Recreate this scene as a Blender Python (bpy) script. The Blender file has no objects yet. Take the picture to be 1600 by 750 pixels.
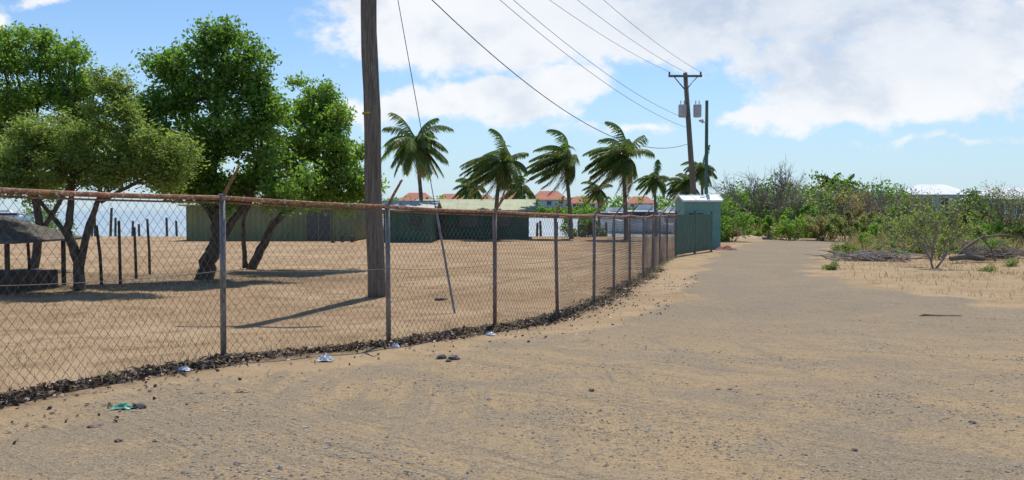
import bpy, math, random, bmesh
import numpy as np
from mathutils import Vector
random.seed(7); rng=np.random.default_rng(11)
sc=bpy.context.scene
COL=sc.collection
FO=1386.0; HZ=328.0; CH=1.7
def bx(px,d): return (px-800.0)/FO*d          # lateral offset of a surveyed bearing at depth d
def bz(py,d): return CH+(HZ-py)/FO*d
def S(t):
    t=np.clip(t,0,1); return t*t*(3-2*t)
# ---------------------------------------------------------------- terrain
PY=[-5,5,7.6,10,12,14,16,19,27,45,100,4000]; PZ=[.05,.05,.05,0,-.1,-.175,-.22,-.25,-.33,-.36,-.42,-.45]
posts=[(-5.9,5.0),(-4.55,7.5),(-3.27,10.0),(-1.64,11.75),(-.27,13.9),(.82,15.9),(1.72,18.6),(2.45,21.3),(3.22,24.2),(4.0,27.0),(4.75,30),(5.5,33),(6.3,36),(7.2,39)]
def FX(y): return np.interp(y,[-4]+[p[1] for p in posts]+[44.5,70],[-11]+[p[0] for p in posts]+[10,20])
def gz(x,y):
    x=np.asarray(x,float); y=np.asarray(y,float)
    z=np.interp(y,PY,PZ)
    near=1-S((y-30)/30)
    z=z+near*(.012*np.sin(1.3*x+.7*y)+.008*np.sin(2.9*x-1.7*y+1)+.006*np.sin(5.1*x+4.3*y))
    z=z+.10*S((x-(FX(y)+7))/6)*S((y-14)/10)*np.sin(.45*x+.3*y)*S((90-y)/20)
    far=S((y-322)/8)*S((x+.36*y)/12)
    w=S((y-70)/7)*S((.225*y+2-x)/7)*(1-far)
    return z*(1-w)-2.5*w
def g(x,y): return float(gz(x,y))
LY=[-4,0,5,7.1,8.1,9.3,12,15.5,19.2,25.4,45.8,60,66]; LX=[-11,-8.5,-5.4,-4.1,-3.1,-2.1,-.1,2.1,3.7,5.1,10.9,16.9,21]
RY=[-4,13,15.3,16.7,20.7,27.8,32.6,54.6,66]; RX=[80,60,15,10.4,9.2,9.5,11.2,20.0,27]
def road(x,y):
    n=.35*np.sin(1.1*y+.5*x)+.25*np.sin(2.7*y-1.3*x)
    L=np.interp(y,LY,LX); R=np.interp(y,RY,RX)
    return S((x-L+n*.6+.5)/1.0)*S((R-x+n+.6)/1.4)*S((66-y)/4)
# ---------------------------------------------------------------- node helpers
class NT:
    def __init__(s,t): s.t=t; s.n=t.nodes; s.l=t.links
    def new(s,k,**kw):
        n=s.n.new(k)
        for a,b in kw.items(): setattr(n,a,b)
        return n
    def put(s,sock,v):
        if hasattr(v,'is_output') or isinstance(v,bpy.types.NodeSocket): s.l.new(v,sock)
        else:
            if isinstance(v,(tuple,list)) and sock.type=='RGBA' and len(v)==3: v=tuple(v)+(1,)
            sock.default_value=v
    def m(s,op,a,b=None,c=None,clamp=False):
        n=s.new('ShaderNodeMath',operation=op,use_clamp=clamp)
        for i,v in enumerate((a,b,c)):
            if v is not None: s.put(n.inputs[i],v)
        return n.outputs[0]
    def vm(s,op,a,b=None):
        n=s.new('ShaderNodeVectorMath',operation=op)
        s.put(n.inputs[0],a)
        if b is not None: s.put(n.inputs[1],b)
        return n.outputs['Value'] if op in('LENGTH','DOT_PRODUCT','DISTANCE') else n.outputs[0]
    def mix(s,f,a,b,mode='MIX'):
        n=s.new('ShaderNodeMix',data_type='RGBA',blend_type=mode)
        s.put(n.inputs[0],f); s.put(n.inputs[6],a); s.put(n.inputs[7],b); return n.outputs[2]
    def noise(s,vec,scale,detail=4,rough=.55,dist=0):
        n=s.new('ShaderNodeTexNoise'); s.put(n.inputs['Vector'],vec); n.inputs['Scale'].default_value=scale
        n.inputs['Detail'].default_value=detail; n.inputs['Roughness'].default_value=rough; n.inputs['Distortion'].default_value=dist
        return n.outputs['Fac']
    def ss(s,v,a,b,lo=0.,hi=1.):
        n=s.new('ShaderNodeMapRange',interpolation_type='SMOOTHSTEP'); s.put(n.inputs[0],v)
        for i,k in enumerate((a,b,lo,hi)): n.inputs[i+1].default_value=k
        return n.outputs[0]
    def bump(s,h,st,d):
        n=s.new('ShaderNodeBump'); s.put(n.inputs['Height'],h); n.inputs['Strength'].default_value=st; n.inputs['Distance'].default_value=d
        return n.outputs[0]
def newmat(name):
    m=bpy.data.materials.new(name); m.use_nodes=True; t=NT(m.node_tree)
    b=m.node_tree.nodes['Principled BSDF']; return m,t,b
def mat(name,c1,c2=None,scale=6,rough=.75,metal=0,bump=.0,c3=None,stretch=(1,1,1),bd=.02,spec=.3,t0=.35,t1=.65):
    m,t,b=newmat(name)
    tc=t.new('ShaderNodeTexCoord'); v=t.vm('MULTIPLY',tc.outputs['Object'],stretch)
    n=t.noise(v,scale,6,.6)
    col=t.mix(t.ss(n,t0,t1),c1,c2 or tuple(x*.8 for x in c1))
    if c3: col=t.mix(t.ss(t.noise(v,scale*2.7,4,.6),.52,.68),col,c3)
    t.put(b.inputs['Base Color'],col); b.inputs['Roughness'].default_value=rough; b.inputs['Metallic'].default_value=metal
    b.inputs['Specular IOR Level'].default_value=spec
    if bump: t.put(b.inputs['Normal'],t.bump(t.noise(v,scale*4,4,.6),bump,bd))
    return m
def leafmat(name,ca,cb,cc=None,trans=.42,frac=.9):
    m,t,b=newmat(name)
    gm=t.new('ShaderNodeNewGeometry'); r=gm.outputs['Random Per Island']
    col=t.mix(r,ca,cb)
    n=t.noise(gm.outputs['Position'],.9,3)
    col=t.mix(t.ss(n,.35,.7),col,t.mix(.5,col,tuple(x*.6 for x in ca)))
    if cc: col=t.mix(t.m('GREATER_THAN',r,frac),col,cc)
    t.put(b.inputs['Base Color'],col); b.inputs['Roughness'].default_value=.5; b.inputs['Specular IOR Level'].default_value=.4
    tr=t.new('ShaderNodeBsdfTranslucent'); t.put(tr.inputs[0],t.mix(.45,col,(min(1,ca[0]*3.4),min(1,ca[1]*3.2),min(1,ca[2]*1.5))))
    ms=t.new('ShaderNodeMixShader'); ms.inputs[0].default_value=trans
    t.l.new(b.outputs[0],ms.inputs[1]); t.l.new(tr.outputs[0],ms.inputs[2])
    t.l.new(ms.outputs[0],m.node_tree.nodes['Material Output'].inputs[0]); return m
# ---------------------------------------------------------------- mesh builder
class MB:
    def __init__(s): s.V=[];s.F=[];s.M=[]
    def add(s,v,f,m=0):
        o=len(s.V); s.V.extend([tuple(map(float,p)) for p in v]); s.F.extend([tuple(i+o for i in q) for q in f]); s.M.extend([m]*len(f))
    def quads(s,Q,m=0):   # Q (n,4,3)
        n=len(Q); o=len(s.V); s.V.extend(np.asarray(Q).reshape(-1,3).tolist())
        s.F.extend((np.arange(n*4).reshape(n,4)+o).tolist()); s.M.extend([m]*n)
    def tube(s,pts,rad,n=8,m=0,cap=True):
        pts=[np.array(p,float) for p in pts]; k=len(pts)
        if not hasattr(rad,'__len__'): rad=[rad]*k
        V=[];F=[]; ref=None
        for i,p in enumerate(pts):
            d=pts[min(i+1,k-1)]-pts[max(i-1,0)]; d=d/(np.linalg.norm(d)+1e-9)
            if ref is None:
                ref=np.array([0,0,1.]) if abs(d[2])<.9 else np.array([1.,0,0])
            a=np.cross(d,ref); a/=np.linalg.norm(a)+1e-9; b=np.cross(d,a); ref=np.cross(a,d)
            for j in range(n):
                t=2*math.pi*j/n; V.append(p+rad[i]*(a*math.cos(t)+b*math.sin(t)))
        for i in range(k-1):
            for j in range(n):
                F.append((i*n+j,i*n+(j+1)%n,(i+1)*n+(j+1)%n,(i+1)*n+j))
        if cap: F.append(tuple(range(n))[::-1]); F.append(tuple((k-1)*n+j for j in range(n)))
        s.add(V,F,m)
    def box(s,x0,x1,y0,y1,z0,z1,m=0):
        v=[(x0,y0,z0),(x1,y0,z0),(x1,y1,z0),(x0,y1,z0),(x0,y0,z1),(x1,y0,z1),(x1,y1,z1),(x0,y1,z1)]
        s.add(v,[(0,3,2,1),(4,5,6,7),(0,1,5,4),(1,2,6,5),(2,3,7,6),(3,0,4,7)],m)
    def build(s,name,mats,parent=None,loc=(0,0,0),smooth=False):
        me=bpy.data.meshes.new(name); me.from_pydata(s.V,[],s.F)
        for mm in (mats if isinstance(mats,(list,tuple)) else [mats]): me.materials.append(mm)
        if any(s.M): me.polygons.foreach_set('material_index',s.M)
        if smooth: me.polygons.foreach_set('use_smooth',[True]*len(s.F))
        me.update()
        o=bpy.data.objects.new(name,me); o.location=loc; COL.objects.link(o)
        if parent: o.parent=parent
        return o
def tag(o,label,cat,group=None,kind=None):
    o['label']=label; o['category']=cat
    if group:o['group']=group
    if kind:o['kind']=kind
    return o
def thing(name,label,cat,loc,group=None,rz=0):
    e=bpy.data.objects.new(name,None); e.empty_display_size=.3; e.location=loc; e.rotation_euler=(0,0,rz); COL.objects.link(e)
    return tag(e,label,cat,group)
def copy_thing(root,loc,rz=0,sc_=1,label=None):
    n=root.copy(); n.location=loc; n.rotation_euler=(0,0,rz); n.scale=(sc_,)*3; COL.objects.link(n)
    if label:n['label']=label
    def rec(o,p):
        for c in list(o.children):
            if c.name in done: continue
            k=c.copy(); k.parent=p; COL.objects.link(k); done.add(k.name); rec(c,k)
    done=set(); rec(root,n); return n
def leafq(C,size,asp=.5,up=.0):
    n=len(C); a=rng.normal(size=(n,3)); a[:,2]*=(1-up); a/=np.linalg.norm(a,axis=1,keepdims=True)
    b=rng.normal(size=(n,3)); b[:,2]*=(1-up*.8)
    b-=a*(a*b).sum(1,keepdims=True); b/=np.linalg.norm(b,axis=1,keepdims=True)
    s=(size*rng.uniform(.6,1.3,n))[:,None]
    return np.stack([C-a*s*.5,C+b*s*asp*.5,C+a*s*.5,C-b*s*asp*.5],1)
# ---------------------------------------------------------------- materials
def ground_mat():
    m,t,b=newmat('dry_earth')
    gm=t.new('ShaderNodeNewGeometry'); P=gm.outputs['Position']
    at=t.new('ShaderNodeAttribute',attribute_name='mask'); sp=t.new('ShaderNodeSeparateColor'); t.l.new(at.outputs['Color'],sp.inputs[0])
    R,G,B=sp.outputs
    nl=t.noise(P,.28,4,.6); nm=t.noise(P,1.3,5,.65); nf=t.noise(P,14,5,.7); nff=t.noise(P,60,3,.7)
    f=t.mix(t.ss(nl,.35,.65),(.32,.21,.118),(.425,.30,.18))
    f=t.mix(t.ss(nm,.46,.66,0,.8),f,(.23,.15,.085)); f=t.mix(t.ss(nf,.5,.75,0,.8),f,(.48,.365,.225)); f=t.mix(t.ss(nff,.52,.72,0,.7),f,(.16,.105,.06))
    v=t.mix(t.ss(nm,.35,.65),(.41,.295,.175),(.33,.235,.135)); v=t.mix(t.ss(nf,.55,.75,0,.7),v,(.48,.375,.245)); v=t.mix(t.ss(nl,.50,.66,0,.6),v,(.28,.20,.11))
    v=t.mix(t.ss(nff,.55,.72,0,.7),v,(.19,.135,.085))
    d=t.vm('DISTANCE',t.vm('MULTIPLY',P,(1,1,0)),(17,27,0))
    sx=t.new('ShaderNodeSeparateXYZ'); t.l.new(P,sx.inputs[0])
    ang=t.m('ARCTAN2',t.m('SUBTRACT',sx.outputs[1],27),t.m('SUBTRACT',sx.outputs[0],17))
    cb=t.new('ShaderNodeCombineXYZ'); t.put(cb.inputs[0],t.m('MULTIPLY',d,1.5)); t.put(cb.inputs[1],t.m('MULTIPLY',ang,1.2))
    tr1=t.noise(cb.outputs[0],1.6,5,.7,.3)
    mp=t.new('ShaderNodeMapping'); t.l.new(P,mp.inputs[0]); mp.inputs['Rotation'].default_value=(0,0,math.radians(28)); mp.inputs['Scale'].default_value=(2.2,.16,1)
    tr2=t.noise(mp.outputs[0],1.1,5,.7,.2)
    tr=t.m('MAXIMUM',tr1,tr2)
    grey=t.m('MULTIPLY',t.ss(tr,.49,.62),t.ss(nm,.3,.6,.35,1),clamp=True)
    big=t.ss(t.noise(t.vm('MULTIPLY',P,(1,1,0)),.55,5,.65),.44,.60)
    far=t.ss(sx.outputs[1],8,18,.0,.9)
    grey=t.m('MAXIMUM',t.m('MULTIPLY',grey,.8),t.m('MULTIPLY',far,t.ss(nm,.3,.55,.65,1)))
    grey=t.m('MAXIMUM',grey,t.m('MULTIPLY',big,.8))
    r=t.mix(grey,(.375,.265,.145),(.235,.192,.138))
    r=t.mix(t.ss(nl,.45,.7,0,.35),r,(.40,.29,.165))
    r=t.mix(t.ss(nf,.50,.70,0,.85),r,(.18,.145,.105)); r=t.mix(t.ss(nff,.52,.68,0,.75),r,(.43,.36,.26)); r=t.mix(t.ss(nff,.48,.34,0,.6),r,(.125,.105,.08))
    vo=t.new('ShaderNodeTexVoronoi'); t.l.new(P,vo.inputs['Vector']); vo.inputs['Scale'].default_value=26
    st=t.m('MULTIPLY',t.ss(vo.outputs['Distance'],.14,.28,1,0),t.m('GREATER_THAN',nf,.48))
    r=t.mix(t.m('MULTIPLY',st,.65),r,(.16,.14,.12))
    gv=t.m('ADD',G,t.m('MULTIPLY',t.m('SUBTRACT',nm,.5),.6))
    c=t.mix(t.ss(gv,.35,.65),f,v)
    rv=t.m('ADD',R,t.m('MULTIPLY',t.m('SUBTRACT',nm,.5),.9)); rv=t.m('ADD',rv,t.m('MULTIPLY',t.m('SUBTRACT',nf,.5),.5))
    c=t.mix(t.ss(rv,.3,.75),c,r)
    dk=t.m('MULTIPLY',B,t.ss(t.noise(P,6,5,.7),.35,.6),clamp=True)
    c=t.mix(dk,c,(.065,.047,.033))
    t.put(b.inputs['Base Color'],c); b.inputs['Roughness'].default_value=.95; b.inputs['Specular IOR Level'].default_value=.1
    h=t.m('ADD',t.m('MULTIPLY',nf,.6),t.m('MULTIPLY',nff,.35)); h=t.m('ADD',h,t.m('MULTIPLY',tr,t.m('MULTIPLY',R,2.4))); h=t.m('ADD',h,t.m('MULTIPLY',st,.25))
    t.put(b.inputs['Normal'],t.bump(h,.85,.055)); return m
M_ground=ground_mat()
M_water,t,b=newmat('sea_water')
gm=t.new('ShaderNodeNewGeometry'); P=t.vm('MULTIPLY',gm.outputs['Position'],(.5,1.6,1))
t.put(b.inputs['Base Color'],t.mix(t.ss(t.noise(P,.05,4),.4,.6),(.27,.33,.34),(.34,.40,.41))); b.inputs['Roughness'].default_value=.35
t.put(b.inputs['Normal'],t.bump(t.noise(P,1.2,4,.6),.6,.15))
M_bark=mat('dark_bark',(.06,.047,.035),(.12,.095,.072),scale=5,bump=.7,stretch=(2,2,.6),rough=.9)
M_bark2=mat('grey_bark',(.22,.19,.16),(.13,.11,.09),scale=5,bump=.5,rough=.9)
M_pole=mat('weathered_pole_wood',(.21,.175,.14),(.105,.088,.072),scale=3,bump=.9,stretch=(7,7,.35),c3=(.30,.26,.215),rough=.9)
M_pole2=mat('grey_pole_wood',(.20,.175,.15),(.13,.11,.095),scale=3,bump=.4,stretch=(6,6,.4),rough=.9)
M_yel=mat('yellow_band_paint',(.55,.38,.03),(.4,.26,.03))
M_galv=mat('galvanised_steel',(.32,.31,.29),(.21,.20,.19),scale=9,rough=.55,metal=.3,c3=(.22,.13,.08),stretch=(1,1,.3))
M_rust=mat('rusty_steel',(.36,.16,.08),(.19,.09,.05),scale=12,rough=.9,c3=(.55,.47,.40),bump=.3)
M_rustpost=mat('rust_stained_steel',(.22,.14,.11),(.26,.24,.22),scale=5,rough=.8,c3=(.22,.10,.05))
M_wire=mat('weathered_wire',(.13,.10,.085),(.20,.17,.15),scale=3,rough=.7,metal=.2)
M_cable=mat('black_cable',(.02,.02,.022),(.03,.03,.03))
L_bright=leafmat('bright_leaf',(.13,.235,.035),(.21,.35,.06),(.28,.36,.08),trans=.46)
L_mid=leafmat('mid_leaf',(.10,.195,.032),(.18,.31,.052),(.26,.34,.08),trans=.48)
L_acacia=leafmat('acacia_leaf',(.15,.22,.052),(.24,.32,.085),(.30,.31,.10),trans=.48)
L_palm=leafmat('palm_leaf',(.085,.15,.035),(.155,.23,.06),(.36,.30,.12),trans=.38,frac=.86)
L_palmdry=leafmat('dry_palm_leaf',(.22,.16,.07),(.32,.23,.11))
L_scrub=leafmat('scrub_leaf',(.13,.185,.05),(.23,.285,.085),(.30,.26,.13),frac=.86)
L_dark=leafmat('dark_scrub_leaf',(.07,.135,.035),(.13,.20,.05),(.21,.19,.09),frac=.88)
L_dryb=leafmat('dry_scrub_leaf',(.20,.185,.09),(.33,.29,.15))
L_straw=leafmat('straw',(.38,.28,.155),(.52,.41,.25),(.25,.175,.10),trans=.2)
L_litter=leafmat('dead_leaf',(.07,.04,.025),(.17,.09,.05),(.40,.29,.20),trans=.05,frac=.84)
M_stone,t,b=newmat('gravel_stone'); gm=t.new('ShaderNodeNewGeometry')
t.put(b.inputs['Base Color'],t.mix(gm.outputs['Random Per Island'],(.13,.115,.10),(.42,.36,.28))); b.inputs['Roughness'].default_value=.9
M_flower=mat('yellow_flower',(.6,.4,.03),(.5,.3,.02))
# ---------------------------------------------------------------- ground sheet
ys=[-4.0]
while ys[-1]<3500:
    y=ys[-1]; ys.append(y+(max(.10,.0105*(y+10)) if y<95 else .045*y))
ys=np.array(ys); NC=340; s_=np.linspace(-1,1,NC)
Y=np.repeat(ys[:,None],NC,1); X=s_[None,:]*(14+1.3*np.maximum(Y,0))
Z=gz(X,Y); RM=road(X,Y)
fence_x=FX(Y); VG=S((X-fence_x+.3)/.6)
litter_shade=np.exp(-((X-fence_x-.12)/.38)**2)*S((34-Y)/20)*1.1
litter_shade=np.maximum(litter_shade,.8*np.exp(-(((X+9.5)/5.6)**2+((Y-26)/3.0)**2)**2)); litter_shade=np.maximum(litter_shade,.75*np.exp(-(((X+13.)/4.0)**2+((Y-22.3)/2.0)**2)**2))  # dark patches under the trees: their shade painted into the ground colour
def grid_obj(name,sel,lift):
    nr=len(ys); idx=np.arange(nr*NC).reshape(nr,NC)
    q=np.stack([idx[:-1,:-1],idx[:-1,1:],idx[1:,1:],idx[1:,:-1]],-1)
    q=q[sel]; used,inv=np.unique(q.reshape(-1),return_inverse=True)
    V=np.stack([X,Y,Z+lift],-1).reshape(-1,3)[used]
    me=bpy.data.meshes.new(name); me.from_pydata(V.tolist(),[],inv.reshape(-1,4).tolist()); me.materials.append(M_ground)
    a=me.color_attributes.new('mask','FLOAT_COLOR','POINT')
    C=np.stack([RM,VG,litter_shade,np.ones_like(RM)],-1).reshape(-1,4)[used]; a.data.foreach_set('color',C.astype(np.float32).ravel())
    me.polygons.foreach_set('use_smooth',[True]*len(q)); me.update()
    o=bpy.data.objects.new(name,me); COL.objects.link(o); return o
full=np.ones((len(ys)-1,NC-1),bool)
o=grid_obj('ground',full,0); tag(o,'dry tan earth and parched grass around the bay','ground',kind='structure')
cell=(RM[:-1,:-1]>.04)&(RM[1:,1:]>.04)&(RM[:-1,1:]>.04)&(RM[1:,:-1]>.04)&(Y[:-1,:-1]<67)
o=grid_obj('road',cell,.005); tag(o,'unpaved gravel road curving along the chain link fence','road',kind='structure')
mb=MB(); mb.add([(-4000,66,-1.1),(1500,66,-1.1),(3000,3490,-1.1),(-4000,3490,-1.1)],[(0,1,2,3)])
tag(mb.build('water',M_water),'calm pale blue bay water behind the field','water',kind='structure')
# ---------------------------------------------------------------- chain link fence
fh=1.83
FZ=[g(*p) for p in posts]
fe=thing('chain_link_fence','rusty chain link fence with angled barb arms beside road','fence',(posts[0][0],posts[0][1],0))
ox,oy=posts[0]
def FL(x,y,z): return (x-ox,y-oy,z)
lean=[0,0,.01,-.01,.0,-.045,.01,.0,-.01,.0,.02,0,0,0]
for i,(x,y) in enumerate(posts):
    mb=MB(); z=FZ[i]; l=lean[i]
    mb.tube([(0,0,-.2),(l*.5,0,fh*.5),(l,0,fh+.02)],.033,10)
    mb.tube([(l,0,fh-.03),(l,0,fh+.045)],.04,10)
    mb.build('post',M_galv if i not in(4,5,10) else M_rustpost,fe,FL(x,y,z),True)
    x0,y0=posts[max(i-1,0)]; x1,y1=posts[min(i+1,len(posts)-1)]; dx,dy=x1-x0,y1-y0; L=math.hypot(dx,dy); nx,ny=dy/L,-dx/L
    mb=MB(); a=.27+.05*random.random(); h=.33+.04*random.random()
    if i==5: a*=.6
    mb.tube([(l,0,fh+.0),(l+nx*a*.5,ny*a*.5,fh+h*.52),(l+nx*a,ny*a,fh+h)],[.022,.018,.014],6)
    for k in (.35,.65,.93): mb.tube([(l+nx*a*k-.02,ny*a*k,fh+h*k),(l+nx*a*k+.025,ny*a*k,fh+h*k+.02)],.008,4)
    mb.build('barb_arm',M_rust,fe,FL(x,y,z))
for nm,dz,r,mt,sag in (('top_rail',fh,.026,M_rust,.012),('tension_wire',fh-.055,.010,M_rust,.006),('tension_wire',fh*.55,.003,M_wire,.03),('tension_wire',.06,.004,M_wire,.02)):
    mb=MB(); pts=[]
    for i in range(len(posts)-1):
        for k in range(6):
            u=k/6; pts.append(FL(posts[i][0]*(1-u)+posts[i+1][0]*u-.0,posts[i][1]*(1-u)+posts[i+1][1]*u,FZ[i]*(1-u)+FZ[i+1]*u+dz-sag*4*u*(1-u)*(1+.5*math.sin(i*3))))
    pts.append(FL(posts[-1][0],posts[-1][1],FZ[-1]+dz))
    mb.tube(pts,r,8 if r>.02 else 4); mb.build(nm,mt,fe)
mb=MB(); sp=.10; r=.0022
for i in range(len(posts)-1):
    (x0,y0),(x1,y1)=posts[i],posts[i+1]; L=math.hypot(x1-x0,y1-y0); ux,uy=(x1-x0)/L,(y1-y0)/L; nx,ny=uy,-ux
    rr=r*(1+.02*max(0,y0-12)); h0,h1=.03,fh-.04; H=h1-h0
    for sgn in (1,-1):
        s=-H*0.8 if sgn>0 else 0
        while s<(L if sgn>0 else L+H*.8):
            e=s+sgn*H*.8
            t0=(0-s)/(e-s); t1=(L-s)/(e-s)
            if t0>t1:t0,t1=t1,t0
            lo=max(0,t0);hi=min(1,t1)
            if hi>lo+.01:
                P=[]
                for t_ in np.linspace(lo,hi,5):
                    q=s+(e-s)*t_; w=q/L; bow=.03*math.sin(math.pi*w)*math.sin(t_*3.1+i); dr=.012*math.sin(t_*9+q*5+i)
                    P.append(FL(x0+ux*(q+dr)+nx*(.036+sgn*.0015+bow),y0+uy*(q+dr)+ny*(.036+sgn*.0015+bow),FZ[i]*(1-w)+FZ[i+1]*w+h0+H*t_))
                mb.tube(P,rr,3,cap=False)
            s+=sp
o=mb.build('wire_mesh',M_wire,fe)
# ---------------------------------------------------------------- building materials
M_green=mat('dark_green_paint',(.055,.12,.08),(.075,.15,.105),scale=2,rough=.6,c3=(.10,.14,.10))
M_teal=mat('faded_teal_paint',(.13,.30,.27),(.17,.34,.30),scale=1.5,rough=.6,c3=(.22,.30,.25))
M_white=mat('white_paint',(.75,.75,.73),(.66,.66,.64),scale=1.2,rough=.5)
M_glass=mat('dark_window_glass',(.03,.04,.05),(.05,.06,.07),rough=.15,spec=.5)
M_olive=mat('olive_green_cladding',(.24,.26,.135),(.19,.21,.105),scale=1.2,rough=.7,stretch=(1,1,.4))
M_roofy=mat('pale_green_roof_metal',(.33,.35,.19),(.25,.28,.15),scale=.8,rough=.6,c3=(.38,.38,.25))
M_roofw=mat('weathered_white_roof_metal',(.5,.5,.44),(.38,.38,.3),scale=.8,rough=.5)
M_red=mat('red_tile_roof',(.52,.19,.12),(.43,.155,.10),scale=.6,rough=.8)
M_roofwh=mat('white_roof',(.70,.71,.73),(.60,.61,.64),scale=.5,rough=.5)
M_thatch=mat('dark_shingle',(.08,.07,.06),(.15,.125,.105),scale=6,bump=.8,rough=.95)
M_paleteal=mat('pale_teal_wall',(.30,.47,.48),(.26,.42,.44))
gt=thing('gate','dark green boarded gate closing the fence end','gate',(7.2,39,g(7.2,39)))
dx,dy=2.8,5.5; L=math.hypot(dx,dy)
for k in range(2):
    mb=MB(); a0=.05+k*L/2; a1=a0+L/2-.12; n=12
    for j in range(n):
        s0=a0+(a1-a0)*j/n; s1=a0+(a1-a0)*(j+.9)/n
        v=[]
        for s,w in ((s0,0),(s1,0),(s1,.04),(s0,.04)): v.append((dx/L*s+dy/L*w,dy/L*s-dx/L*w))
        V=[(p[0],p[1],.08) for p in v]+[(p[0],p[1],1.85) for p in v]
        mb.add(V,[(0,3,2,1),(4,5,6,7),(0,1,5,4),(1,2,6,5),(2,3,7,6),(3,0,4,7)])
    for zz in (.35,1.5):
        v=[(dx/L*s-dy/L*.03,dy/L*s+dx/L*.03) for s in (a0,a1)]; mb.tube([(v[0][0],v[0][1],zz),(v[1][0],v[1][1],zz)],.035,4)
    mb.build('panel',M_green,gt)
for s in (0.02,L/2,L):
    mb=MB(); mb.tube([(dx/L*s,dy/L*s,-.2),(dx/L*s,dy/L*s,2.0)],.055,8); mb.build('post',M_green,gt)
def gable(name,label,cat,x0,x1,y0,y1,wh,rh,wallm,roofm,over=.4,openings=(),hip=0,ribs=.5,group=None,z=None,gm=M_glass):
    cx=(x0+x1)/2; z0=g(cx,y0) if z is None else z
    T=thing(name,label,cat,(cx,y0,z0),group); w=(x1-x0)/2; D=y1-y0
    mb=MB(); mb.box(-w,w,0,D,-.6,wh)
    if not hip: mb.add([(-w,0,wh),(-w,D,wh),(-w,D/2,rh-.05),(w,0,wh),(w,D,wh),(w,D/2,rh-.05)],[(0,1,2),(3,5,4)])
    if ribs:
        k=int(2*w/ribs)
        for i in range(k+1):
            xx=-w+2*w*i/k; mb.box(xx-.03,xx+.03,-.035,0.0-.001,0,wh-.01)
    mb.build('wall',wallm,T)
    mb=MB(); o=over; h=hip
    sl=(rh-wh)/(D/2); ez=wh-sl*o
    A=[(-w-o,-o,ez),(w+o,-o,ez),(w+o,D+o,ez),(-w-o,D+o,ez),(-w-o*(h==0)+h,D/2,rh),(w+o*(h==0)-h,D/2,rh)]
    A2=[(a,b_,c+.09) for a,b_,c in A]
    if hip: mb.add(A2,[(0,1,5,4),(1,2,5),(2,3,4,5),(3,0,4)])
    else: mb.add(A2,[(0,1,5,4),(2,3,4,5)])
    mb.add(A,[(0,4,5,1),(2,5,4,3)] + ([(1,5,2),(3,4,0)] if hip else []))
    mb.add(A+A2,[(0,1,7,6),(1,2,8,7),(2,3,9,8),(3,0,6,9)] if hip else [(0,1,7,6),(2,3,9,8),(1,5,11,7),(5,2,8,11),(3,4,10,9),(4,0,6,10)])
    if not hip:
        k=int(2*(w+o)/.6)
        for i in range(k+1):
            xx=-w-o+2*(w+o)*i/k
            v=[]
            for e in (-.025,.025): v+= [(xx+e,-o,ez+.09),(xx+e,D/2,rh+.09),(xx+e,D/2,rh+.13),(xx+e,-o,ez+.13)]
            mb.add(v,[(0,1,2,3),(4,7,6,5),(3,2,6,7),(0,3,7,4)])
    mb.build('roof',roofm,T)
    for kind,a,b0,c,d in openings:   # x centre,width,z0,z1
        mb=MB(); mb.box(-b0/2,b0/2,-.03,.0,c,d)
        o_=mb.build(kind,gm,T,(a,-.04,0))
        f=MB(); e=.07
        f.box(-b0/2-e,b0/2+e,-.02,.03,d,d+e);f.box(-b0/2-e,b0/2+e,-.02,.03,c-e,c);f.box(-b0/2-e,-b0/2,-.02,.03,c,d);f.box(b0/2,b0/2+e,-.02,.03,c,d)
        f.box(-.025,.025,-.012,.03,c,d)
        f.build('frame',M_white if cat=='house' else wallm,o_,(0,-.03,0))
    return T
gable('storage_shed','long low olive green corrugated shed at field edge','shed',bx(292,60),bx(556,60),60,65,2.42,2.95,M_olive,M_roofy,openings=[('door',3.2,1.6,0.02,2.1)],ribs=.35)
gable('storage_shed','dark green shed with weathered pale metal roof','shed',bx(600,57),bx(672,57),57,62,2.1,2.6,M_green,M_roofw,openings=[('window',.6,.9,1.,1.7)],ribs=.4)
gable('storage_building','green waterfront building with pale green metal roof','building',bx(655,62.5),bx(826,62.5),63,69,2.1,2.78,M_green,M_roofy,over=.55,openings=[('door',-2.6,1.2,.02,1.9),('window',-.4,1.3,.9,1.6),('window',1.9,1.3,.9,1.6)],ribs=.5)
gable('guard_hut','small faded teal hut with white roof beside the gate','hut',bx(1069,47),bx(1126,47),47,49.6,2.5,2.8,M_teal,M_white,over=.1,openings=[('window',-.35,.8,1.2,1.9)],ribs=0)
G=thing('gazebo','open wooden gazebo with dark shingle roof','gazebo',(bx(-25,22),22,g(bx(-25,22),22)))
mb=MB(); w=1.65
for k in range(5):
    f0=1-k*.19; f1=1-(k+1)*.19-.03
    if k==4:f1=0.02
    za=1.25+.7*(1-f0); zb=1.25+.7*(1-f1)+.03
    c0=[(-w*f0,-w*f0,za),(w*f0,-w*f0,za),(w*f0,w*f0,za),(-w*f0,w*f0,za)]; c1=[(-w*f1,-w*f1,zb),(w*f1,-w*f1,zb),(w*f1,w*f1,zb),(-w*f1,w*f1,zb)]
    cb=[(a,b_,c-.05) for a,b_,c in c0]
    mb.add(c0+c1+cb,[(0,1,5,4),(1,2,6,5),(2,3,7,6),(3,0,4,7),(8,9,1,0),(9,10,2,1),(10,11,3,2),(11,8,0,3)])
mb.add([(-w,-w,1.2),(w,-w,1.2),(w,w,1.2),(-w,w,1.2)],[(0,3,2,1)])
mb.build('roof',M_thatch,G)
for a in(-1.3,1.3):
    for b_ in (-1.3,1.3):
        mb=MB(); mb.tube([(a,b_,-.2),(a,b_,1.3)],.06,8); mb.build('post',M_bark,G)
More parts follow.
